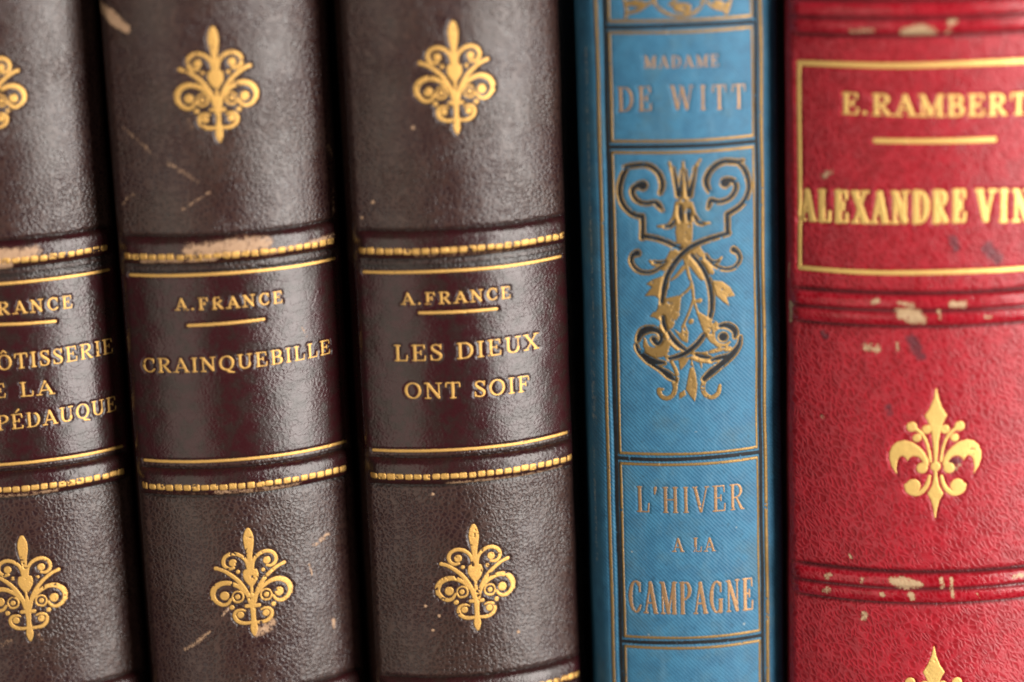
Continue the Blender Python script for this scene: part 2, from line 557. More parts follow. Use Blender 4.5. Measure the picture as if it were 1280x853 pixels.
    if ch == 'W':
        return 1.1, [[(.11, 1 - T, T), (.33, T, T)], [(.55, y1, t), (.35, y0, t)], [(.55, 1 - T, T), (.77, T, T)], [(1.0, y1, t), (.79, y0, t)], ser(.1, y1), ser(1.0, y1), ser(.53, y1)]
    if ch == 'X':
        return .76, [[(.13, 1 - T, T), (.63, T, T)], [(.62, y1, t), (.14, y0, t)], ser(.12, y0), ser(.12, y1), ser(.64, y0), ser(.64, y1)]
    if ch == '.':
        return .26, [[(.1, T, T), (.101, T, T)]]
    if ch == "'":
        return .26, [[(.12, .95, T), (.09, .72, t)]]
    return .34, []


# ------------------------------------------------------------------ a book
class Book:
    """local frame: x across the spine, y into the shelf, z up; v is height relative to the picture's middle"""
    def __init__(self, name, x, y, yaw, lean, a, sag, bottom, top, label, group=None, kind='arc', depth=118.):
        self.x, self.y, self.yaw, self.lean, self.a, self.bottom, self.top = x, y, rad(yaw), rad(lean), a, bottom, top
        self.sag, self.depth = sag, depth
        # half profile
        R_ = (a * a + sag * sag) / (2 * sag)
        if kind == 'arc':
            xe, xf = .945 * a, a
        else:
            xe, xf = a + .9, a + 3.8
        th1 = math.asin(xe / R_)
        pts = [(R_ * math.sin(q), R_ - R_ * math.cos(q)) for q in np.linspace(0, th1, 80)]
        rc = (xf - xe) / (1 - math.sin(th1))
        cx, cy = xe - rc * math.sin(th1), pts[-1][1] + rc * math.cos(th1)
        pts += [(cx + rc * math.sin(q), cy - rc * math.cos(q)) for q in np.linspace(th1, math.pi / 2, 30)[1:]]
        self.yjoint = pts[-1][1]
        pts += [(xf, self.yjoint + q) for q in np.linspace(0, 9, 12)[1:]]
        P = np.array(pts)
        P = np.concatenate([P[:0:-1] * [-1, 1], P])
        ds = np.concatenate([[0], np.cumsum(np.hypot(*np.diff(P, axis=0).T))])
        ds -= ds[-1] / 2
        tx, ty = np.gradient(P[:, 0], ds), np.gradient(P[:, 1], ds)
        L = np.hypot(tx, ty)
        self.tab = (ds, P[:, 0], P[:, 1], ty / L, -tx / L)
        self.smax = ds[-1]
        self.sarc = R_ * th1
        self.xf = xf
        # the thing itself: an Empty at the base
        o = bpy.data.objects.new(name, None)
        o.empty_display_size = .02
        COL.objects.link(o)
        Rm = Matrix.Rotation(self.yaw, 4, 'Z') @ Matrix.Rotation(-self.lean, 4, 'Y')
        base = Rm @ Matrix.Translation((0, 0, bottom * K))
        o.matrix_world = Matrix.Translation((x * K, y * K, 0)) @ base
        o['label'], o['category'] = label, 'book'
        if group:
            o['group'] = group
        self.root = o
        self.tooling = []                      # shapes pressed into the spine
        self.scuffs, self.stains, self.grooves, self.labels = [], [], [], []

    def base(self, s, v, off=0.):
        ds, X, Y, NX, NY = self.tab
        x = np.interp(s, ds, X) + off * np.interp(s, ds, NX)
        y = np.interp(s, ds, Y) + off * np.interp(s, ds, NY)
        return x, y, np.asarray(v, float) + 0 * x

    def loc(self, s, v, off):
        """local mesh coordinates in metres"""
        x, y, z = self.base(s, v, off)
        return np.stack([x, y, z - self.bottom], -1) * K

    def proj(self, s, v):
        x, y, z = self.base(s, v)
        c, n = math.cos(self.lean), math.sin(self.lean)
        x, z = c * x - n * z, n * x + c * z
        c, n = math.cos(self.yaw), math.sin(self.yaw)
        x, y = c * x - n * y, n * x + c * y
        P = np.stack([x + self.x, y + self.y, z], -1) - _C
        w = P @ _f
        return np.array([640 + CF * (P @ _r) / w, 426.5 - CF * (P @ _u) / w])

    def at(self, px, py):
        """spine coordinates (s, v) of the place seen at a photo pixel"""
        c0 = self.proj(0., -(py - 426.5) * .117)
        q = np.array([np.clip((px - c0[0]) * .117, -self.sarc, self.sarc), -(py - 426.5) * .117])
        for _ in range(14):
            p = self.proj(*q)
            h = 1e-3
            J = np.stack([(self.proj(q[0] + h, q[1]) - p) / h, (self.proj(q[0], q[1] + h) - p) / h], 1)
            st = np.linalg.solve(J + 1e-9 * np.eye(2), np.array([px, py]) - p)
            q = q + np.clip(st, -3, 3)
            q[0] = np.clip(q[0], -self.sarc * 1.25, self.sarc * 1.25)
        return q

    # ---- surface relief of the leather
    def relief(self, s, v):
        d = .16 * (vnoise(s / 9, v / 9, self.x) - .5) + .05 * (vnoise(s / 2.6, v / 2.6, self.x + 3) - .5)
        for vc, w, dep in self.grooves:
            d = d - dep * np.exp(-((v - vc) / w) ** 2) * sstep(self.sarc * 1.12, self.sarc * .9, np.abs(s))
        return d

    def sample(self, s, v):
        """bilinear look-up of the finished spine relief"""
        i = np.clip(np.interp(s, self.sa, np.arange(len(self.sa))), 0, len(self.sa) - 1.001)
        j = np.clip(np.interp(v, self.va, np.arange(len(self.va))), 0, len(self.va) - 1.001)
        a, b = i.astype(int), j.astype(int)
        u, w = i - a, j - b
        D = self.D
        return D[a, b] * (1 - u) * (1 - w) + D[a + 1, b] * u * (1 - w) + D[a, b + 1] * (1 - u) * w + D[a + 1, b + 1] * u * w

    # ---- drawing
    def px_tf(self, ox, oy, sc):
        """points given in an enlarged crop of the photo -> spine coordinates"""
        mmpp = np.hypot(*(self.at(ox + 101, oy + 60) - self.at(ox + 100, oy + 60)))

        def tf(pts):
            out = []
            for p in pts:
                q = self.at(ox + p[0] / sc, oy + p[1] / sc)
                out.append((q[0], q[1], (p[2] if len(p) > 2 else 0) / sc * mmpp))
            return out
        return tf

    def text(self, txt, pl, pr, cap, T=.09, t=.042, sf=.13, gap=.10):
        a, b = self.at(*pl), self.at(*pr)
        m = ((pl[0] + pr[0]) / 2, (pl[1] + pr[1]) / 2)
        H = self.at(m[0], m[1] - cap)[1] - self.at(*m)[1]
        G = [glyph(c, T, t, sf) for c in txt]
        total = sum(g[0] + gap for g in G) - gap
        sh = Shape()
        x = 0.
        k = (b[0] - a[0]) / total
        for w, strokes in G:
            for stq in strokes:
                pts = []
                for q in stq:
                    s = a[0] + (x + q[0]) * k
                    f = (s - a[0]) / (b[0] - a[0])
                    pts.append((s, a[1] + f * (b[1] - a[1]) + q[1] * H, q[2] * H))
                sh.stroke(pts, smooth=False)
            x += w + gap
        return sh

    def rule(self, pl, pr, px, extend=True):
        a, b = self.at(*pl), self.at(*pr)
        r = px * .117 / 2
        sh = Shape()
        sh.stroke([(a[0], a[1], r), (b[0], b[1], r)], smooth=False)
        return sh

    def tool(self, name, sh, mat, step=.055, press=.10, lift=.07, w=.16, worn=.10, cut=None, low=0., parent=None, hfun=None, margin=0.):
        self.tooling.append(dict(name=name, sh=sh, mat=mat, step=step, press=press, lift=lift, w=w, worn=worn, cut=cut, low=low,
                                 parent=parent, hfun=hfun, margin=margin))

    # ---- build everything
    def build(self, leather, board, vlo=-62., vhi=58., ds=.13):
        s1 = np.arange(-self.sarc * 1.15, self.sarc * 1.15 + ds, ds)
        self.sa = np.concatenate([np.linspace(-self.smax, s1[0] - .5, 16), s1, np.linspace(s1[-1] + .5, self.smax, 16)])
        self.va = np.concatenate([np.linspace(self.bottom, vlo - 2, 30), np.arange(vlo, vhi, ds), np.linspace(vhi + 1, self.top, 12)])
        Sg, Vg = np.meshgrid(self.sa, self.va, indexing='ij')
        D = self.relief(Sg, Vg)
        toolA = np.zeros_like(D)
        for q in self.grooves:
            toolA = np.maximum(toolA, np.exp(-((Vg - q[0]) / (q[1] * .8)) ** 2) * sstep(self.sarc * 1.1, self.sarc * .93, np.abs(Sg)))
        for tl in self.tooling:
            if tl['hfun'] is not None or tl['press'] <= 0:
                continue
            f = tl['sh'].sdf(self.sa, self.va, .6)
            D = D - tl['press'] * sstep(.36, .10, f)
        self.D = D
        ns, nv = D.shape
        idx = np.arange(ns * nv).reshape(ns, nv)
        F = np.stack([idx[:-1, :-1], idx[1:, :-1], idx[1:, 1:], idx[:-1, 1:]], -1).reshape(-1, 4)
        V = self.loc(Sg, Vg, D).reshape(-1, 3)
        at = dict(wear=self.field(self.scuffs, Sg, Vg), stain=self.field(self.stains, Sg, Vg), tool=toolA, label=self.labelf(Sg, Vg))
        self.spine = mesh_obj('spine', V, F, leather, self.root, at)
        for tl in self.tooling:
            self.gild(tl)
        # boards and pages behind the spine
        zt = self.top - self.bottom
        y0 = self.yjoint + 2.5
        for sgn in (-1, 1):
            xa, xb = sorted((sgn * (self.xf - .12), sgn * (self.xf - 2.7)))
            box_obj('cover_board', xa, xb, y0, self.depth, 0, zt - .6, board, self.root, .5)
        box_obj('page_block', -self.xf + 2.75, self.xf - 2.75, y0 - .5, self.depth - 4, 3, zt - 3.5, M_PAGE, self.root, .6)

    def labelf(self, Sg, Vg):
        L = np.zeros_like(Sg)
        for lo, hi in self.labels:
            L = np.maximum(L, sstep(lo - .5, lo + .4, Vg) * sstep(hi + .5, hi - .4, Vg))
        return L

    def field(self, strokes, Sg, Vg):
        """wear strokes: (points with radius, strength)"""
        Wf = np.zeros_like(Sg)
        sa, va = Sg[:, 0], Vg[0]
        for pts, amp in strokes:
            sh = Shape()
            sh.stroke(pts, smooth=len(pts) > 2)
            d = sh.sdf(sa, va, 3.0)
            r = max(p[2] for p in pts)
            Wf = np.maximum(Wf, amp * sstep(r * 1.0 + .15, -r * .9, d))
        return Wf

    def scuff(self, pts, amp=.8, stain=False, px=True):
        """wear traced in photo pixels (x, y, radius)"""
        out = []
        for x, y, r in pts:
            q = self.at(x, y)
            out.append((q[0], q[1], r * .117))
        if len(out) == 1:
            out.append((out[0][0] + .01, out[0][1], out[0][2]))
        (self.stains if stain else self.scuffs).append((out, amp))

    def gild(self, tl):
        sh = tl['sh']
        x0, x1, y0, y1 = sh.bbox()
        st = tl['step']
        g = tl['margin'] + .15
        sa, va = np.arange(x0 - g, x1 + g, st), np.arange(y0 - g, y1 + g, st)
        f = sh.sdf(sa, va, .6 + tl['margin']) - tl['margin']
        Sg, Vg = np.meshgrid(sa, va, indexing='ij')
        if tl['cut'] is not None:
            f = np.maximum(f, -tl['cut'].sdf(sa, va, .6) + .02)
        f = f + .035 * (vnoise(Sg / .35, Vg / .35, 5) - .5)
        wn = .6 * vnoise(Sg / .8, Vg / .8, 11 + self.x) + .4 * vnoise(Sg / .25, Vg / .25, 21)
        f = np.maximum(f, (wn - (1 - tl['worn'] * 1.9)) * .5) if tl['worn'] > 0 else f
        P, F = march(sa, va, f)
        s, v, d = P.T
        dome = 1 - (1 - np.clip(-d / tl['w'], 0, 1)) ** 2
        if tl['hfun'] is not None:
            off = tl['hfun'](s, v) + .0
        else:
            off = self.sample(s, v)
        off = off + tl['low'] - .012 + .05 + (tl['lift'] - .038) * dome - .05 * (1 - sstep(0, .03, -d))
        mesh_obj(tl['name'], self.loc(s, v, off), F, tl['mat'], tl['parent'] or self.root)

    def band(self, vc, half, hfun, mat, scuffs=(), grooves=()):
        ds = .13
        sa = np.arange(-self.sarc * 1.12, self.sarc * 1.12, ds)
        va = np.arange(vc - half, vc + half + .05, .085)
        Sg, Vg = np.meshgrid(sa, va, indexing='ij')
        D = hfun(Sg, Vg)
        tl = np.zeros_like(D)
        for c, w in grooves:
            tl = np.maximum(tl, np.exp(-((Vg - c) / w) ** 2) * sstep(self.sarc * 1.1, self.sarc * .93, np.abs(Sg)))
        ns, nv = D.shape
        idx = np.arange(ns * nv).reshape(ns, nv)
        F = np.stack([idx[:-1, :-1], idx[1:, :-1], idx[1:, 1:], idx[:-1, 1:]], -1).reshape(-1, 4)
        old = self.scuffs
        self.scuffs = []
        for pts, amp in scuffs:
            self.scuff(pts, amp)
        wear = self.field(self.scuffs, Sg, Vg)
        self.scuffs = old
        return mesh_obj('raised_band', self.loc(Sg, Vg, D).reshape(-1, 3), F, mat, self.root,
                        dict(wear=wear, tool=tl, label=np.full(D.shape, .8), stain=np.zeros(D.shape)))


# ------------------------------------------------------------------ fleurons
def brown_fleuron(sc, vt, k):
    """sc: axis, vt: height of the tip, k: mm per drawing unit"""
    sh = Shape()
    A = lambda pts, sg: [(sc + sg * x * k, vt - (y - 100) * k, r * k * .84) for x, y, r in pts]
    sh.stroke(A([(0, 112, 17), (0, 140, 31), (0, 170, 37), (0, 210, 32), (0, 260, 22), (0, 300, 18), (0, 360, 20)], 1))
    sh.stroke(A([(0, 455, 10), (0, 500, 12), (0, 560, 18), (0, 600, 20), (0, 650, 17), (0, 690, 20), (0, 725, 26), (0, 750, 19), (0, 768, 9)], 1))
    sh.stroke(A([(0, 345, 22), (0, 380, 34), (0, 410, 30), (0, 450, 14)], 1))
    sh.stroke(A([(-38, 584, 14), (38, 584, 14)], 1), False)
    for sg in (-1, 1):
        sh.stroke(A([(13, 350, 11), (22, 305, 12), (45, 274, 13), (80, 255, 14), (115, 254, 14), (145, 272, 14), (157, 300, 14), (150, 327, 13), (125, 344, 12), (98, 341, 10)], sg))
        sh.ball(*A([(101, 309, 28)], sg)[0])
        sh.ball(*A([(75, 366, 15)], sg)[0])
        sh.stroke(A([(205, 338, 14), (185, 344, 13), (154, 358, 13), (110, 390, 14), (75, 425, 15), (47, 468, 16), (25, 515, 16), (14, 560, 14)], sg))
        sh.stroke(A([(28, 370, 18), (30, 400, 19), (18, 430, 15), (6, 455, 9)], sg))
        sh.stroke(A([(22, 530, 10), (38, 500, 12), (66, 470, 13), (100, 446, 15), (140, 432, 17), (180, 436, 19), (215, 458, 20), (232, 492, 20), (228, 522, 16), (208, 552, 15), (175, 568, 14), (145, 560, 12), (127, 535, 10)], sg))
        sh.stroke(A([(232, 500, 16), (238, 530, 9)], sg), False)
        sh.ball(*A([(163, 512, 33)], sg)[0])
        sh.ball(*A([(86, 522, 19)], sg)[0])
        sh.stroke(A([(118, 520, 6), (108, 547, 8), (86, 555, 9), (60, 545, 8), (52, 520, 7), (62, 497, 7), (86, 488, 7), (108, 498, 6), (116, 515, 5)], sg))
        sh.ball(*A([(124, 586, 18)], sg)[0])
        sh.ball(*A([(76, 636, 25)], sg)[0])
        sh.stroke(A([(18, 688, 11), (45, 690, 13), (78, 684, 14), (104, 664, 14), (112, 634, 13), (98, 610, 11), (70, 604, 9), (48, 612, 7)], sg))
    return sh


def red_fleuron(sc, vt, k):
    sh = Shape()
    A = lambda pts, sg: [(sc + sg * p[0] * k, vt - (p[1] - 78) * k, (p[2] if len(p) > 2 else 0) * k) for p in pts]
    P2 = lambda pts, sg: [q[:2] for q in A(pts, sg)]
    half = [(3, 75), (13, 130), (34, 185), (60, 226), (44, 256), (26, 300), (15, 380), (9, 470), (9, 500)]
    sh.poly(P2(half, 1) + P2(half[::-1], -1))
    half = [(8, 560), (18, 615), (43, 662), (22, 700), (11, 745), (3, 800)]
    sh.poly(P2(half, 1) + P2(half[::-1], -1))
    sh.ball(*A([(0, 510, 27)], 1)[0])
    sh.stroke(A([(0, 490, 9), (0, 600, 9)], 1), False)
    for sg in (-1, 1):
        sh.stroke(A([(28, 480, 8), (36, 420, 8), (55, 360, 8), (82, 320, 9), (125, 287, 11)], sg))
        sh.ball(*A([(128, 287, 28)], sg)[0])
        sh.ball(*A([(49, 302, 25)], sg)[0])
        sh.ball(*A([(101, 350, 23)], sg)[0])
        sh.poly(P2([(36, 500), (44, 460), (64, 425), (90, 398), (125, 373), (170, 362), (205, 372), (232, 396), (247, 435), (247, 470), (234, 515), (205, 560),
                    (210, 520), (204, 480), (194, 458), (176, 450), (162, 460), (150, 480), (140, 462), (118, 450), (92, 455), (70, 478), (56, 515)], sg))
        sh.ball(*A([(72, 518, 30)], sg)[0])
        sh.stroke(A([(32, 565, 9), (40, 600, 11), (58, 635, 13), (88, 660, 14), (120, 662, 13), (148, 645, 12), (158, 615, 10)], sg))
        sh.ball(*A([(118, 618, 38)], sg)[0])
    return sh


def place_fleuron(bk, fn, tip, foot, span, y0, kfix=None):
    a, b = bk.at(*tip), bk.at(*foot)
    k = (a[1] - b[1]) / span
    return fn((a[0] + b[0]) / 2, a[1] - k * 4, k * .985)


# ------------------------------------------------------------------ setting: the shelf the books stand on
SHELF_Z = -126.


def setting():
    o = box_obj('shelf', -340, 340, -14, 190, SHELF_Z - 22, SHELF_Z - .02, M_WOOD, None, 1.5)
    o['kind'] = 'structure'
    o = box_obj('back_panel', -340, 340, 172, 184, SHELF_Z, 230, M_WOOD, None, 1.)
    o['kind'] = 'structure'


setting()

# ------------------------------------------------------------------ three brown volumes
G = 'dark brown leather volumes with gilt titles'
B1 = Book('leather_book', -73.27, .83, 10.5, 0, 16.04, 5.5, SHELF_Z, 66,
          'dark brown leather book cut off by the left edge, its gilt title in three lines', G)
B2 = Book('leather_book', -39.67, .06, 10.8, .15, 16.2, 5.45, SHELF_Z, 66,
          'dark brown leather book with a one-word gilt title and a tan scuff on its band', G)
B3 = Book('leather_book', -6.06, .22, 10.3, .1, 15.81, 4.7, SHELF_Z, 64,
          'dark brown leather book with a two-line gilt title, next to the blue cloth book', G)

spec = {
    B1: dict(lines=[((62, 349.5), -1), ((62, 575.8), -1)], beads=[14.72, -19.85], gold=[11.14, -16.23],
             fle=[((-24, 44), (-10, 178)), ((24, 670), (41, 803))],
             author=('A.FRANCE', (-51, 396), (91, 385), 16.5), dash=((-30, 406.5), (69, 402)),
             title=[('LA RÔTISSERIE', (-74, 466), (142, 441), 19.5), ('DE LA', (-36, 498.5), (68, 493), 18.5), ('REINE PÉDAUQUE', (-99, 540), (146.5, 513), 19)]),
    B2: dict(beads=[14.61, -20.35], gold=[11.68, -16.6],
             fle=[((266, 33), (274, 180)), ((309, 660), (319, 797))],
             author=('A.FRANCE', (219.5, 388.5), (354, 379), 15.5), dash=((235, 407.3), (330, 399.6)),
             title=[('CRAINQUEBILLE', (178.5, 465.5), (414, 442), 18.5)]),
    B3: dict(beads=[14.17, -20.0], gold=[10.85, -16.31],
             fle=[((566, 26), (571, 170)), ((592, 655), (597, 790))],
             author=('A.FRANCE', (502, 381.5), (639, 373), 15.5), dash=((524, 391.6), (621, 386.5)),
             title=[('LES DIEUX', (492.5, 452), (674, 436), 20.5), ('ONT SOIF', (505.5, 498.7), (663, 489.5), 20.5)]),
}
BSC = {B1: {0: [([(-20, 318, 9), (20, 318, 8), (45, 311, 4)], 1.0), ([(-10, 332, 6), (10, 331, 5)], 1.0)],
            1: [([(-20, 621, 5), (40, 617, 5), (70, 611, 4)], .58)]},
       B2: {0: [([(238, 311, 8), (262, 310, 8), (300, 306, 10), (330, 302, 8)], .86), ([(180, 326, 2.5), (270, 322, 3)], .7), ([(330, 315, 4), (380, 303, 3.5), (412, 294, 4)], .62)],
            1: [([(270, 614, 5), (330, 611, 5.5), (372, 604, 4)], .58), ([(200, 615, 3), (260, 616, 3)], .42)]},
       B3: {0: [([(520, 319, 2.5), (640, 312, 2.5)], .45)], 1: [([(560, 603, 3), (650, 594, 3.5), (700, 583, 3)], .62)]}}


def brown(bk, seed):
    d = spec[bk]
    mat = brown_leather('brown_grained_leather', seed)
    bands = [d['beads'][0] + .75, d['beads'][1] + .55]
    pitch = bands[0] - bands[1]
    bands += [bands[1] - pitch * 1.012, bands[1] - pitch * 1.97]
    half = 2.05
    bk.labels = [(d['gold'][1] - .2, d['gold'][0] + .2)]
    for b in bands:
        bk.grooves += [(b + half + .05, .35, .22), (b - half - .05, .38, .24)]
    bk.grooves += [(bands[0] - half - 1.1, .5, .12)]
    for vg, nm in ((d['gold'][0], 0), (d['gold'][1], 1)):
        sh = Shape()
        e = bk.sarc * .985
        n = 16
        sh.stroke([(s, vg + .05 * math.sin(s * .23 + seed), .24) for s in np.linspace(-e, e, n)])
        bk.tool('gilt_rule', sh, M_GOLD, step=.06, worn=.04)
    sh = bk.rule(d['dash'][0], d['dash'][1], 4.2)
    bk.tool('gilt_dash', sh, M_GOLD, worn=.05)
    t = d['author']
    bk.tool('author_lettering', bk.text(*t, T=.10, t=.05, sf=.14, gap=.22 if bk is not B3 else .2), M_GOLD, step=.045, press=.07, worn=.09, lift=.045, w=.11)
    for t in d['title']:
        bk.tool('title_lettering', bk.text(*t, T=.088, t=.043, sf=.12, gap=.13), M_GOLD, step=.045, press=.07, worn=.07, lift=.045, w=.11)
    for i, (tip, foot) in enumerate(d['fle']):
        bk.tool('gilt_fleuron', place_fleuron(bk, brown_fleuron, tip, foot, 676., 100), M_GOLD, step=.06, press=.10, lift=.05, w=.20, worn=.10)
    bk.build(mat, M_BOARD)
    for i, vc in enumerate(bands):
        H = 1.05

        def hf(s, v, vc=vc):
            tt = np.clip(np.abs(v - vc) / half, 0, 1)
            e = sstep(bk.sarc * 1.1, bk.sarc * .93, np.abs(s))
            return (H * (1 - tt ** 3.2) ** .75 * e - .10 + .05 * (vnoise(s / 1.4, v / .9, 3 + seed) - .5)
                    + .16 * (vnoise(s / 9, vc / 9, bk.x) - .5))
        ob = bk.band(vc, half + .02, hf, mat, BSC[bk].get(i, ()))
        vb = d['beads'][i] if i < 2 else vc - .55
        sh = Shape()
        rg = np.random.default_rng(seed * 10 + i)
        p, e = 1.32, bk.sarc * .97
        for q in np.arange(-e, e, p):
            sh.rbox(q + rg.normal(0, .03), vb + rg.normal(0, .035), .575 + rg.normal(0, .03), .47 + rg.normal(0, .035), .24)
        bk.tooling = []
        if i < 3:
            bk.tool('gilt_beading', sh, M_GOLD, step=.07, press=0, lift=.10, w=.3, worn=.10 if i else .13, parent=ob, hfun=hf)
            bk.gild(bk.tooling[0])


# wear on the brown spines, traced where the photo shows it
B2.scuff([(122, -8, 5), (133, 15, 5.5), (145, 27, 6), (159, 37, 3)], 1.25)
for pts in ([(155, 160, 2), (172, 176, 2.2), (190, 192, 2.5)], [(210, 205, 2.5), (226, 214, 2.5), (248, 228, 2)],
            [(152, 255, 2.5), (166, 243, 2)], [(410, 183, 3), (416, 195, 3)], [(418, 235, 2), (417, 268, 2.5)],
            [(228, 262, 1.5), (262, 240, 1.5)], [(236, 150, 1.4), (240, 160, 1.4)]):
    B2.scuff([(x, y, w * 1.3) for x, y, w in pts], .50)
B2.scuff([(322, 790, 7), (338, 782, 6), (340, 772, 4)], .74)
B2.scuff([(232, 812, 3), (250, 800, 3), (262, 790, 2.5)], .60)
B2.scuff([(278, 770, 2), (286, 760, 2)], .6)
B2.scuff([(392, 682, 3), (410, 668, 3.5)], .60)
B2.scuff([(417, 775, 2.5), (418, 785, 2)], .66)
B2.scuff([(386, 705, 1.5), (390, 718, 1.5)], .6)
B2.scuff([(378, 410, 2), (383, 420, 2)], .55)
for x, y in ((541, 618), (532, 758), (541, 788), (466, 253), (452, 272), (570, 290), (590, 289), (549, 770), (516, 160), (648, 790)):
    B3.scuff([(x, y, 1.3)], 1.2)
B1.scuff([(47, 790, 4), (52, 800, 3)], .5)
B1.scuff([(2, 806, 6), (14, 800, 5)], .45)
brown(B1, 1)
brown(B2, 2)
brown(B3, 3)

# ------------------------------------------------------------------ the blue cloth book
BL = Book('cloth_book', 25.64, .06, .7, 0, 10.74, 2.03, SHELF_Z, 88,
          'slim blue cloth book with copper gilt frames and a black scroll ornament', None, 'cloth')


def blue():
    bk = BL
    sL = {k: bk.at(x, 430)[0] for k, x in dict(og=756, bk=766, ig=771.3, ig2=945.3, bk2=949.8, og2=955.6).items()}
    VL = [45.27, 27.92, -19.07, -48.08]
    lo, hi = -61., 57.
    black = Shape()
    wob = lambda s, ph: .04 * math.sin(s * .31 + ph)
    for nm in ('bk', 'bk2'):
        black.stroke([(sL[nm] + wob(v, 1), v, .30) for v in np.linspace(lo, hi, 26)])
    for v in VL:
        black.stroke([(s, v + wob(s, v), .31) for s in np.linspace(sL['bk'], sL['bk2'], 10)])
    gold = Shape()
    for nm, r in (('og', .25), ('og2', .30)):
        gold.stroke([(sL[nm] + wob(v, 2), v, r) for v in np.linspace(lo, hi, 26)])
    edges = [hi + 3] + VL + [lo - 3]
    for top, bot in zip(edges[:-1], edges[1:]):
        t, b = top - .82, bot + .82
        l, r = sL['ig'], sL['ig2']
        t, b = min(t, hi), max(b, lo)
        for a, c in (((l, b), (l, t)), ((r, b), (r, t))):
            gold.stroke([(a[0] + wob(q, 3), q, .23) for q in np.linspace(a[1], c[1], 12)])
        for vv in (t, b):
            if lo < vv < hi:
                gold.stroke([(q, vv + wob(q, 4), .23) for q in np.linspace(l, r, 8)])
    bk.tool('black_fillet', black, M_BLACK, step=.07, press=.16, lift=.03, worn=.05)
    bk.tool('gilt_fillet', gold, M_GOLDB, step=.07, press=.06, lift=.07, worn=.06)
    # scroll ornament traced from the photograph
    b, g = Shape(), Shape()
    z5, z6 = bk.px_tf(750, 180, 7.11), bk.px_tf(840, 180, 7.11)
    z7, z8 = bk.px_tf(770, 290, 7.106), bk.px_tf(780, 390, 7.106)
    for tf, pts in (
        (z5, [(215, 208, 8), (260, 200, 15), (320, 192, 17), (390, 188, 17), (455, 208, 18), (512, 255, 18), (543, 318, 18), (550, 385, 17), (532, 440, 10)]),
        (z5, [(235, 215, 12), (195, 290, 16), (172, 370, 17), (168, 440, 17), (185, 510, 17), (225, 575, 17), (290, 628, 17), (372, 652, 17)]),
        (z5, [(372, 645, 16), (376, 740, 16), (372, 838, 16)]),
        (z5, [(375, 372, 44), (330, 372, 22), (292, 400, 17), (284, 440, 16), (308, 490, 14), (355, 522, 13), (420, 532, 12), (480, 522, 13), (515, 545, 20), (552, 592, 6)]),
        (z6, [(632, 150, 6), (585, 165, 14), (530, 160, 17), (465, 160, 18), (400, 186, 19), (340, 240, 19), (304, 310, 19), (306, 370, 17), (332, 425, 10)]),
        (z6, [(595, 175, 10), (640, 220, 16), (672, 290, 17), (688, 370, 17), (680, 430, 17), (650, 500, 17), (600, 560, 17), (492, 630, 16)]),
        (z6, [(492, 628, 16), (494, 710, 16), (496, 795, 16)]),
        (z6, [(474, 345, 42), (515, 325, 20), (555, 340, 16), (570, 385, 15), (552, 440, 14), (505, 490, 13), (440, 515, 12), (385, 515, 13), (345, 508, 16), (322, 572, 6)]),
        (z7, [(232, 38, 16), (330, 55, 16), (430, 85, 16), (510, 122, 16), (575, 152, 14)]),
        (z7, [(672, 212, 10), (735, 275, 16), (795, 370, 18), (832, 470, 18), (850, 580, 18), (850, 680, 16), (838, 755, 14)]),
        (z7, [(1000, 15, 16), (900, 45, 16), (820, 70, 17), (745, 98, 17), (660, 140, 18), (590, 195, 18), (520, 275, 18), (462, 370, 18), (432, 460, 18), (416, 550, 17), (404, 630, 12)]),
        (z7, [(186, 190, 26), (150, 205, 16), (130, 245, 12), (142, 295, 11), (190, 345, 11), (260, 364, 9), (340, 348, 7), (420, 290, 5)]),
        (z7, [(1048, 160, 24), (1085, 190, 14), (1102, 235, 12), (1085, 285, 10), (1030, 328, 10), (950, 332, 8), (860, 290, 7), (800, 210, 5)]),
        (z7, [(340, 272, 7), (385, 278, 9), (435, 268, 6)]), (z7, [(905, 268, 7), (860, 272, 9), (800, 235, 6)]),
        (z6, [(8, 220, 5), (30, 330, 10), (58, 455, 20)]), (z6, [(205, 215, 5), (185, 330, 10), (150, 455, 20)]),
        (z6, [(88, 240, 4), (78, 340, 7), (72, 430, 10)]), (z6, [(112, 240, 4), (128, 340, 7), (138, 430, 10)]),
        (z6, [(70, 560, 10), (75, 620, 18), (80, 680, 10)]), (z6, [(148, 590, 10), (150, 630, 18), (148, 680, 10)]),
        (z6, [(-60, 738, 8), (-15, 730, 10), (18, 690, 8)]), (z6, [(270, 712, 9), (230, 700, 10), (200, 650, 8)]),
        # lower half
        (z8, [(262, 248, 24), (290, 285, 17), (322, 265, 14), (328, 215, 15), (295, 172, 20), (235, 155, 28), (170, 172, 32), (135, 210, 22), (118, 255, 12)]),
        (z8, [(105, 300, 10), (125, 350, 16), (180, 400, 28), (235, 440, 36), (290, 452, 24), (358, 458, 6)]),
        (z8, [(250, 470, 14), (330, 520, 18), (400, 570, 28), (455, 612, 8)]),
        (z8, [(345, 50, 14), (352, 110, 16), (372, 165, 12)]),
        (z8, [(395, 185, 12), (430, 240, 17), (480, 295, 17), (540, 340, 12)]),
        (z8, [(708, 212, 14), (655, 280, 17), (585, 342, 18), (500, 392, 17), (400, 420, 10)]),
        (z8, [(640, 385, 9), (700, 402, 14), (760, 410, 8)]),
        (z8, [(880, 225, 38), (885, 226, 38)]),
        (z8, [(855, 128, 12), (910, 122, 22), (965, 145, 26), (992, 185, 22), (985, 225, 10)]),
        (z8, [(1035, 225, 9), (1025, 290, 16), (980, 360, 26), (915, 425, 30), (840, 490, 26), (770, 545, 28), (712, 600, 18)]),
        (z8, [(930, 395, 18), (850, 412, 16), (780, 432, 7)]),
    ):
        b.stroke([(q[0], q[1], q[2] * .86) for q in tf(pts)])
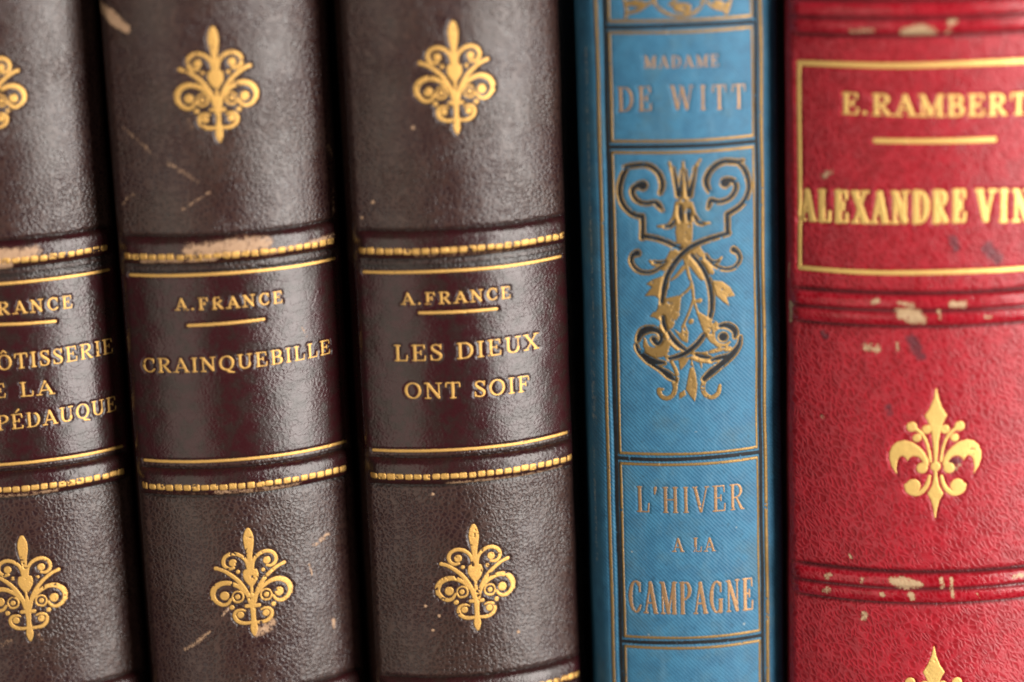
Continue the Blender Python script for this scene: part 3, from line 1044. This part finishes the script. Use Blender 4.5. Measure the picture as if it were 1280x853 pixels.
    for tf, pts in (
        (z6, [(-25, 165, 12), (10, 280, 18), (55, 460, 30)]), (z6, [(250, 145, 14), (200, 240, 18), (160, 460, 30)]),
        (z6, [(98, 160, 10), (100, 300, 22), (105, 470, 36), (105, 520, 44), (100, 600, 70), (108, 700, 70), (110, 850, 66)]),
        (z6, [(45, 530, 20), (25, 640, 22), (-30, 725, 20), (-125, 735, 12)]), (z6, [(165, 530, 20), (200, 640, 22), (260, 705, 20), (335, 705, 12)]),
        (z7, [(590, 0, 64), (600, 130, 52)]), (z7, [(540, 180, 60), (480, 250, 40), (420, 330, 22)]),
        (z7, [(640, 160, 50), (680, 260, 50), (770, 400, 36)]), (z7, [(720, 150, 34), (790, 250, 26), (850, 360, 26)]),
        (z7, [(300, 258, 12), (340, 290, 18), (420, 290, 18), (480, 220, 20)]), (z7, [(940, 228, 12), (890, 280, 18), (820, 255, 18), (750, 170, 18)]),
        (z7, [(610, 220, 20), (645, 380, 15), (678, 490, 15), (690, 590, 13), (720, 700, 12), (770, 830, 12)]),
        (z7, [(672, 480, 14), (620, 535, 13), (560, 580, 12), (480, 600, 10)]), (z7, [(690, 590, 12), (655, 700, 12), (590, 850, 14)]),
        (z7, [(600, 320, 22), (540, 390, 16), (490, 430, 10)]), (z7, [(690, 620, 10), (745, 612, 24)]), (z7, [(665, 800, 24), (668, 795, 24)]),
        (z8, [(180, 240, 12), (200, 320, 28), (260, 360, 45), (340, 350, 50), (370, 300, 40), (390, 250, 24)]),
        (z8, [(330, 130, 20), (400, 250, 24), (470, 330, 20)]), (z8, [(380, 400, 22), (430, 460, 16), (470, 560, 20), (452, 660, 24)]),
        (z8, [(440, 610, 22), (455, 680, 22), (430, 745, 22), (375, 770, 22), (325, 745, 22), (310, 695, 20), (345, 690, 12)]),
        (z8, [(712, 610, 22), (700, 680, 22), (722, 735, 22), (780, 762, 22), (835, 725, 22), (852, 655, 16)]),
        (z8, [(610, 370, 18), (700, 370, 14), (800, 350, 20), (880, 330, 30), (940, 330, 24)]),
        (z8, [(800, 190, 10), (800, 250, 18), (830, 290, 22), (890, 300, 18), (940, 270, 12)]),
        (z8, [(600, 410, 18), (680, 440, 16), (780, 450, 14)]), (z8, [(680, 440, 14), (690, 500, 6)]),
    ):
        g.stroke(tf(pts))
    for tf, pts in (
        (z7, [(420, 390), (330, 420), (262, 465), (318, 492), (250, 572), (345, 570), (400, 610), (470, 500), (480, 410)]),
        (z7, [(440, 590), (580, 560), (572, 640), (565, 740), (500, 860), (440, 880), (400, 800), (318, 750), (365, 690), (375, 640)]),
        (z7, [(850, 430), (945, 440), (1015, 490), (1062, 572), (985, 582), (1010, 665), (945, 620), (890, 570)]),
        (z7, [(720, 700), (820, 760), (900, 800), (930, 860), (800, 870)]),
        (z8, [(640, 5), (705, 60), (860, 112), (850, 150), (800, 190), (805, 300), (845, 320), (760, 270), (700, 170)]),
        (z8, [(600, 410), (640, 560), (652, 640), (650, 700), (630, 805), (575, 735), (548, 690), (572, 560)]),
        (z8, [(540, 690), (552, 740), (488, 785), (488, 725)]), (z8, [(480, 420), (590, 400), (545, 480), (498, 525)]),
        (z8, [(535, 95), (575, 190), (565, 280), (510, 260), (440, 150), (500, 190)]),
        (z8, [(260, 0), (480, 0), (440, 90), (400, 160), (330, 60), (225, 45)]),
    ):
        g.poly([q[:2] for q in tf(pts)])
    gg = Shape()
    gg.pr = list(g.pr)
    for kind, bb, q in b.pr:                    # a gold edge all round the black scrolls
        m = .30
        q = (q[0], q[1], q[2] + m, q[3], q[4], q[5] + m)
        gg.pr.append((kind, (bb[0] - m, bb[1] + m, bb[2] - m, bb[3] + m), q))
    bk.tool('gilt_ornament', gg, M_GOLDB, step=.06, press=.06, lift=.09, w=.22, worn=.10, cut=b)
    bk.tool('black_scrollwork', b, M_BLACK, step=.055, press=.12, lift=.03, worn=.04)
    # foot of the ornament in the top panel
    z4 = bk.px_tf(750, 0, 6.4)
    u = Shape()
    for pts in ([(425, 0, 15), (445, 40, 15), (490, 85, 15), (560, 120, 15), (650, 132, 15), (740, 112, 15), (800, 60, 15), (830, 0, 15)],
                [(620, 60, 40), (690, 70, 42)], [(560, 40, 15), (600, 0, 15)], [(190, 0, 12), (205, 60, 12), (205, 140, 14)],
                [(205, 110, 14), (300, 85, 16), (400, 20, 15)], [(230, 25, 22), (330, 35, 30)], [(200, 60, 10), (280, 10, 18)],
                [(860, 20, 14), (910, 60, 14), (1010, 85, 16)], [(1045, 0, 14), (1030, 60, 14), (1010, 110, 16)], [(930, 25, 26), (1010, 40, 22)],
                [(840, -60, 14), (800, -90, 20), (650, -110, 24), (500, -90, 20), (425, 0, 14)]):
        u.stroke(z4(pts))
    bk.tool('gilt_ornament', u, M_GOLDB, step=.06, press=.06, lift=.09, w=.22, worn=.10)
    tx = dict(T=.058, t=.030, sf=.09)
    for nm, a in (('author_lettering', ('MADAME', (804.5, 85.6), (899, 83.5), 15.5)), ('author_lettering', ('DE', (771.5, 140.2), (815, 139), 31)),
                  ('author_lettering', ('WITT', (838, 138), (932.5, 136), 31)), ('title_lettering', ("L'HIVER", (795.5, 640.5), (931, 637), 33)),
                  ('title_lettering', ('A LA', (841, 690.8), (894, 689.8), 18)), ('title_lettering', ('CAMPAGNE', (786.5, 765.8), (942, 762.5), 41))):
        k = dict(tx)
        if nm == 'author_lettering' and a[0] == 'WITT':
            k['gap'] = .28
        elif a[0] == 'DE':
            k['gap'] = .2
        elif a[0] in ('MADAME', 'A LA'):
            k.update(T=.085, t=.045, sf=.12, gap=.18)
        else:
            k.update(gap=.16)
        bk.tool(nm, bk.text(*a, **k), M_GOLDL, step=.045, worn=.07, press=.10, lift=.06, w=.14)
    # pale wear along the left joint, specks of dirt
    bk.scuff([(732, 60, 2), (734, 150, 2), (736, 230, 2.2), (739, 330, 2.2), (741, 430, 2.8), (743, 520, 2.5), (744, 600, 2.2), (745, 700, 1.6)], .62)
    bk.scuff([(741, 455, 2.5), (743, 525, 3)], .8)
    bk.scuff([(972, 70, 1.5), (974, 200, 1.5), (976, 420, 1.5)], .5)
    for x, y in ((800, 210), (790, 690), (930, 780), (811, 793), (870, 540), (920, 660)):
        bk.scuff([(x, y, 1.0)], .7)
    bk.build(blue_cloth('blue_twill_cloth'), M_BOARDB)


blue()

# ------------------------------------------------------------------ the red book
RD = Book('leather_book', 61.16, -7.0, -4.0, -.2, 21.1, 5.65, SHELF_Z, 92,
          'thick red leather book with a gilt frame, gilt lilies and chipped double bands')


def red():
    bk = RD
    mat = red_leather('red_long_grain_leather')
    bands = [46.1, 4.1, -38.07]
    bands.append(bands[2] - 42.2)
    hb = 2.4
    for b in bands:
        bk.grooves += [(b + hb + .05, .42, .30), (b - hb - .05, .42, .30)]
    fl = Shape()
    sl = bk.at(999, 200)[0]
    vt, vb = 39.44, 9.55
    w = lambda q, p: .05 * math.sin(q * .27 + p)
    fl.stroke([(s, vt + w(s, 0), .40) for s in np.linspace(sl, -sl, 22)])
    fl.stroke([(s, vb + w(s, 1), .37) for s in np.linspace(sl, -sl, 22)])
    for sg in (1, -1):
        fl.stroke([(sg * sl + w(v, 2), v, .30) for v in np.linspace(vb, vt, 16)])
    bk.tool('gilt_frame', fl, M_GOLDR, step=.075, press=.14, lift=.08, worn=.03)
    bk.tool('gilt_dash', bk.rule((1094, 176.3), (1243, 174.8), 6.5), M_GOLDR, worn=.03)
    bk.tool('author_lettering', bk.text('E.RAMBERT', (1051.5, 143.2), (1284.5, 143.8), 28, T=.105, t=.055, sf=.15, gap=.12), M_GOLDR, press=.13, worn=.05, w=.2)
    heavy = dict(T=.10, t=.055, sf=.135, gap=.24)
    bk.tool('title_lettering', bk.text('ALEXANDRE', (1000, 277), (1207, 278.8), 42.5, **heavy), M_GOLDR, press=.15, worn=.04, w=.25, lift=.09)
    bk.tool('title_lettering', bk.text('VINET', (1221, 278.8), (1336, 276.5), 42.5, **heavy), M_GOLDR, press=.15, worn=.04, w=.25, lift=.09)
    a, b = bk.at(1171, 487), bk.at(1168, 648)
    k = (a[1] - b[1]) / 722.
    sc = (a[0] + b[0]) / 2
    for tip in (a[1], bk.at(1168, 809)[1], a[1] + 41.9 * 2):
        bk.tool('gilt_lily', red_fleuron(sc, tip, k), M_GOLDR, step=.07, press=.13, lift=.065, w=.25, worn=.06)
    # chips and stains seen in the photo
    for pts, amp in (([(1030, 220, 4), (1040, 214, 3)], .62), ([(1082, 434, 5), (1096, 436, 6)], .68), ([(1121, 428, 2), (1122, 440, 2)], .62),
                     ([(1079, 772, 5), (1081, 768, 4)], .72), ([(988, 375, 3), (988, 400, 3)], .72), ([(984, 575, 3), (983, 580, 2)], .85),
                     ([(1064, 697, 1.5), (1062, 692, 1.5)], .8), ([(987, 330, 2), (986, 345, 2)], .6), ([(1200, 582, 3), (1190, 590, 3)], .55),
                     ([(1028, 522, 4), (1030, 523, 3)], .45)):
        bk.scuff(pts, amp)
    for pts in ([(1140, 425, 9), (1150, 445, 8)], [(1235, 308, 10), (1248, 325, 8)], [(1190, 300, 7), (1195, 310, 6)], [(1030, 416, 5), (1032, 420, 5)],
                [(1190, 580, 7), (1198, 576, 6)], [(1028, 365, 5), (1030, 366, 4)], [(1110, 510, 6), (1112, 516, 5)]):
        bk.scuff(pts, 1.0, stain=True)
    bk.build(mat, M_BOARDR)
    bs = {0: [([(1132, 42, 6), (1150, 39, 8), (1163, 41, 6)], .95), ([(1187, 28, 4), (1192, 26, 3)], .72), ([(1065, 38, 2.5), (1092, 38, 2.5)], .66), ([(1184, 40, 3), (1186, 38, 2)], .66)],
          1: [([(1126, 390, 6), (1140, 393, 9), (1150, 398, 6)], .98), ([(1190, 379, 4), (1204, 379, 4)], .82), ([(1092, 377, 3), (1097, 375, 3)], .72), ([(1125, 377, 3), (1140, 380, 3)], .66), ([(1173, 388, 2), (1174, 396, 2)], .66),
              ([(990, 380, 4), (988, 400, 4)], .8), ([(1230, 394, 2), (1236, 395, 2)], .66)],
          2: [([(1116, 724, 4), (1133, 728, 7), (1149, 729, 3)], .95), ([(1139, 742, 4), (1141, 746, 3)], .9), ([(1176, 722, 2.5), (1177, 732, 2.5)], .72), ([(1188, 722, 2.5), (1190, 745, 2)], .66), ([(1036, 719, 4), (1039, 717, 3)], .74), ([(1034, 737, 4), (1037, 735, 4)], .74),
              ([(1079, 722, 2.5), (1078, 726, 2)], .72), ([(1103, 740, 3), (1104, 741, 3)], .7), ([(1220, 740, 2), (1222, 744, 2)], .62), ([(1265, 719, 3), (1275, 717, 3)], .68)]}
    for i, vc in enumerate(bands):
        def hf(s, v, vc=vc):
            tt = (v - vc) / hb
            e = sstep(bk.sarc * 1.1, bk.sarc * .95, np.abs(s))
            t1 = np.clip(np.abs(tt), 0, 1)
            return (e * (1.0 * (1 - t1 ** 4) ** .7 - .45 * np.exp(-(tt / .17) ** 2)) - .12 + .05 * (vnoise(s / 1.6, v, 8) - .5)
                    + .16 * (vnoise(s / 9, vc / 9, bk.x) - .5))
        bk.band(vc, hb + .02, hf, mat, bs.get(i, ()), grooves=[(vc, .34), (vc + hb, .22), (vc - hb, .22)])


red()
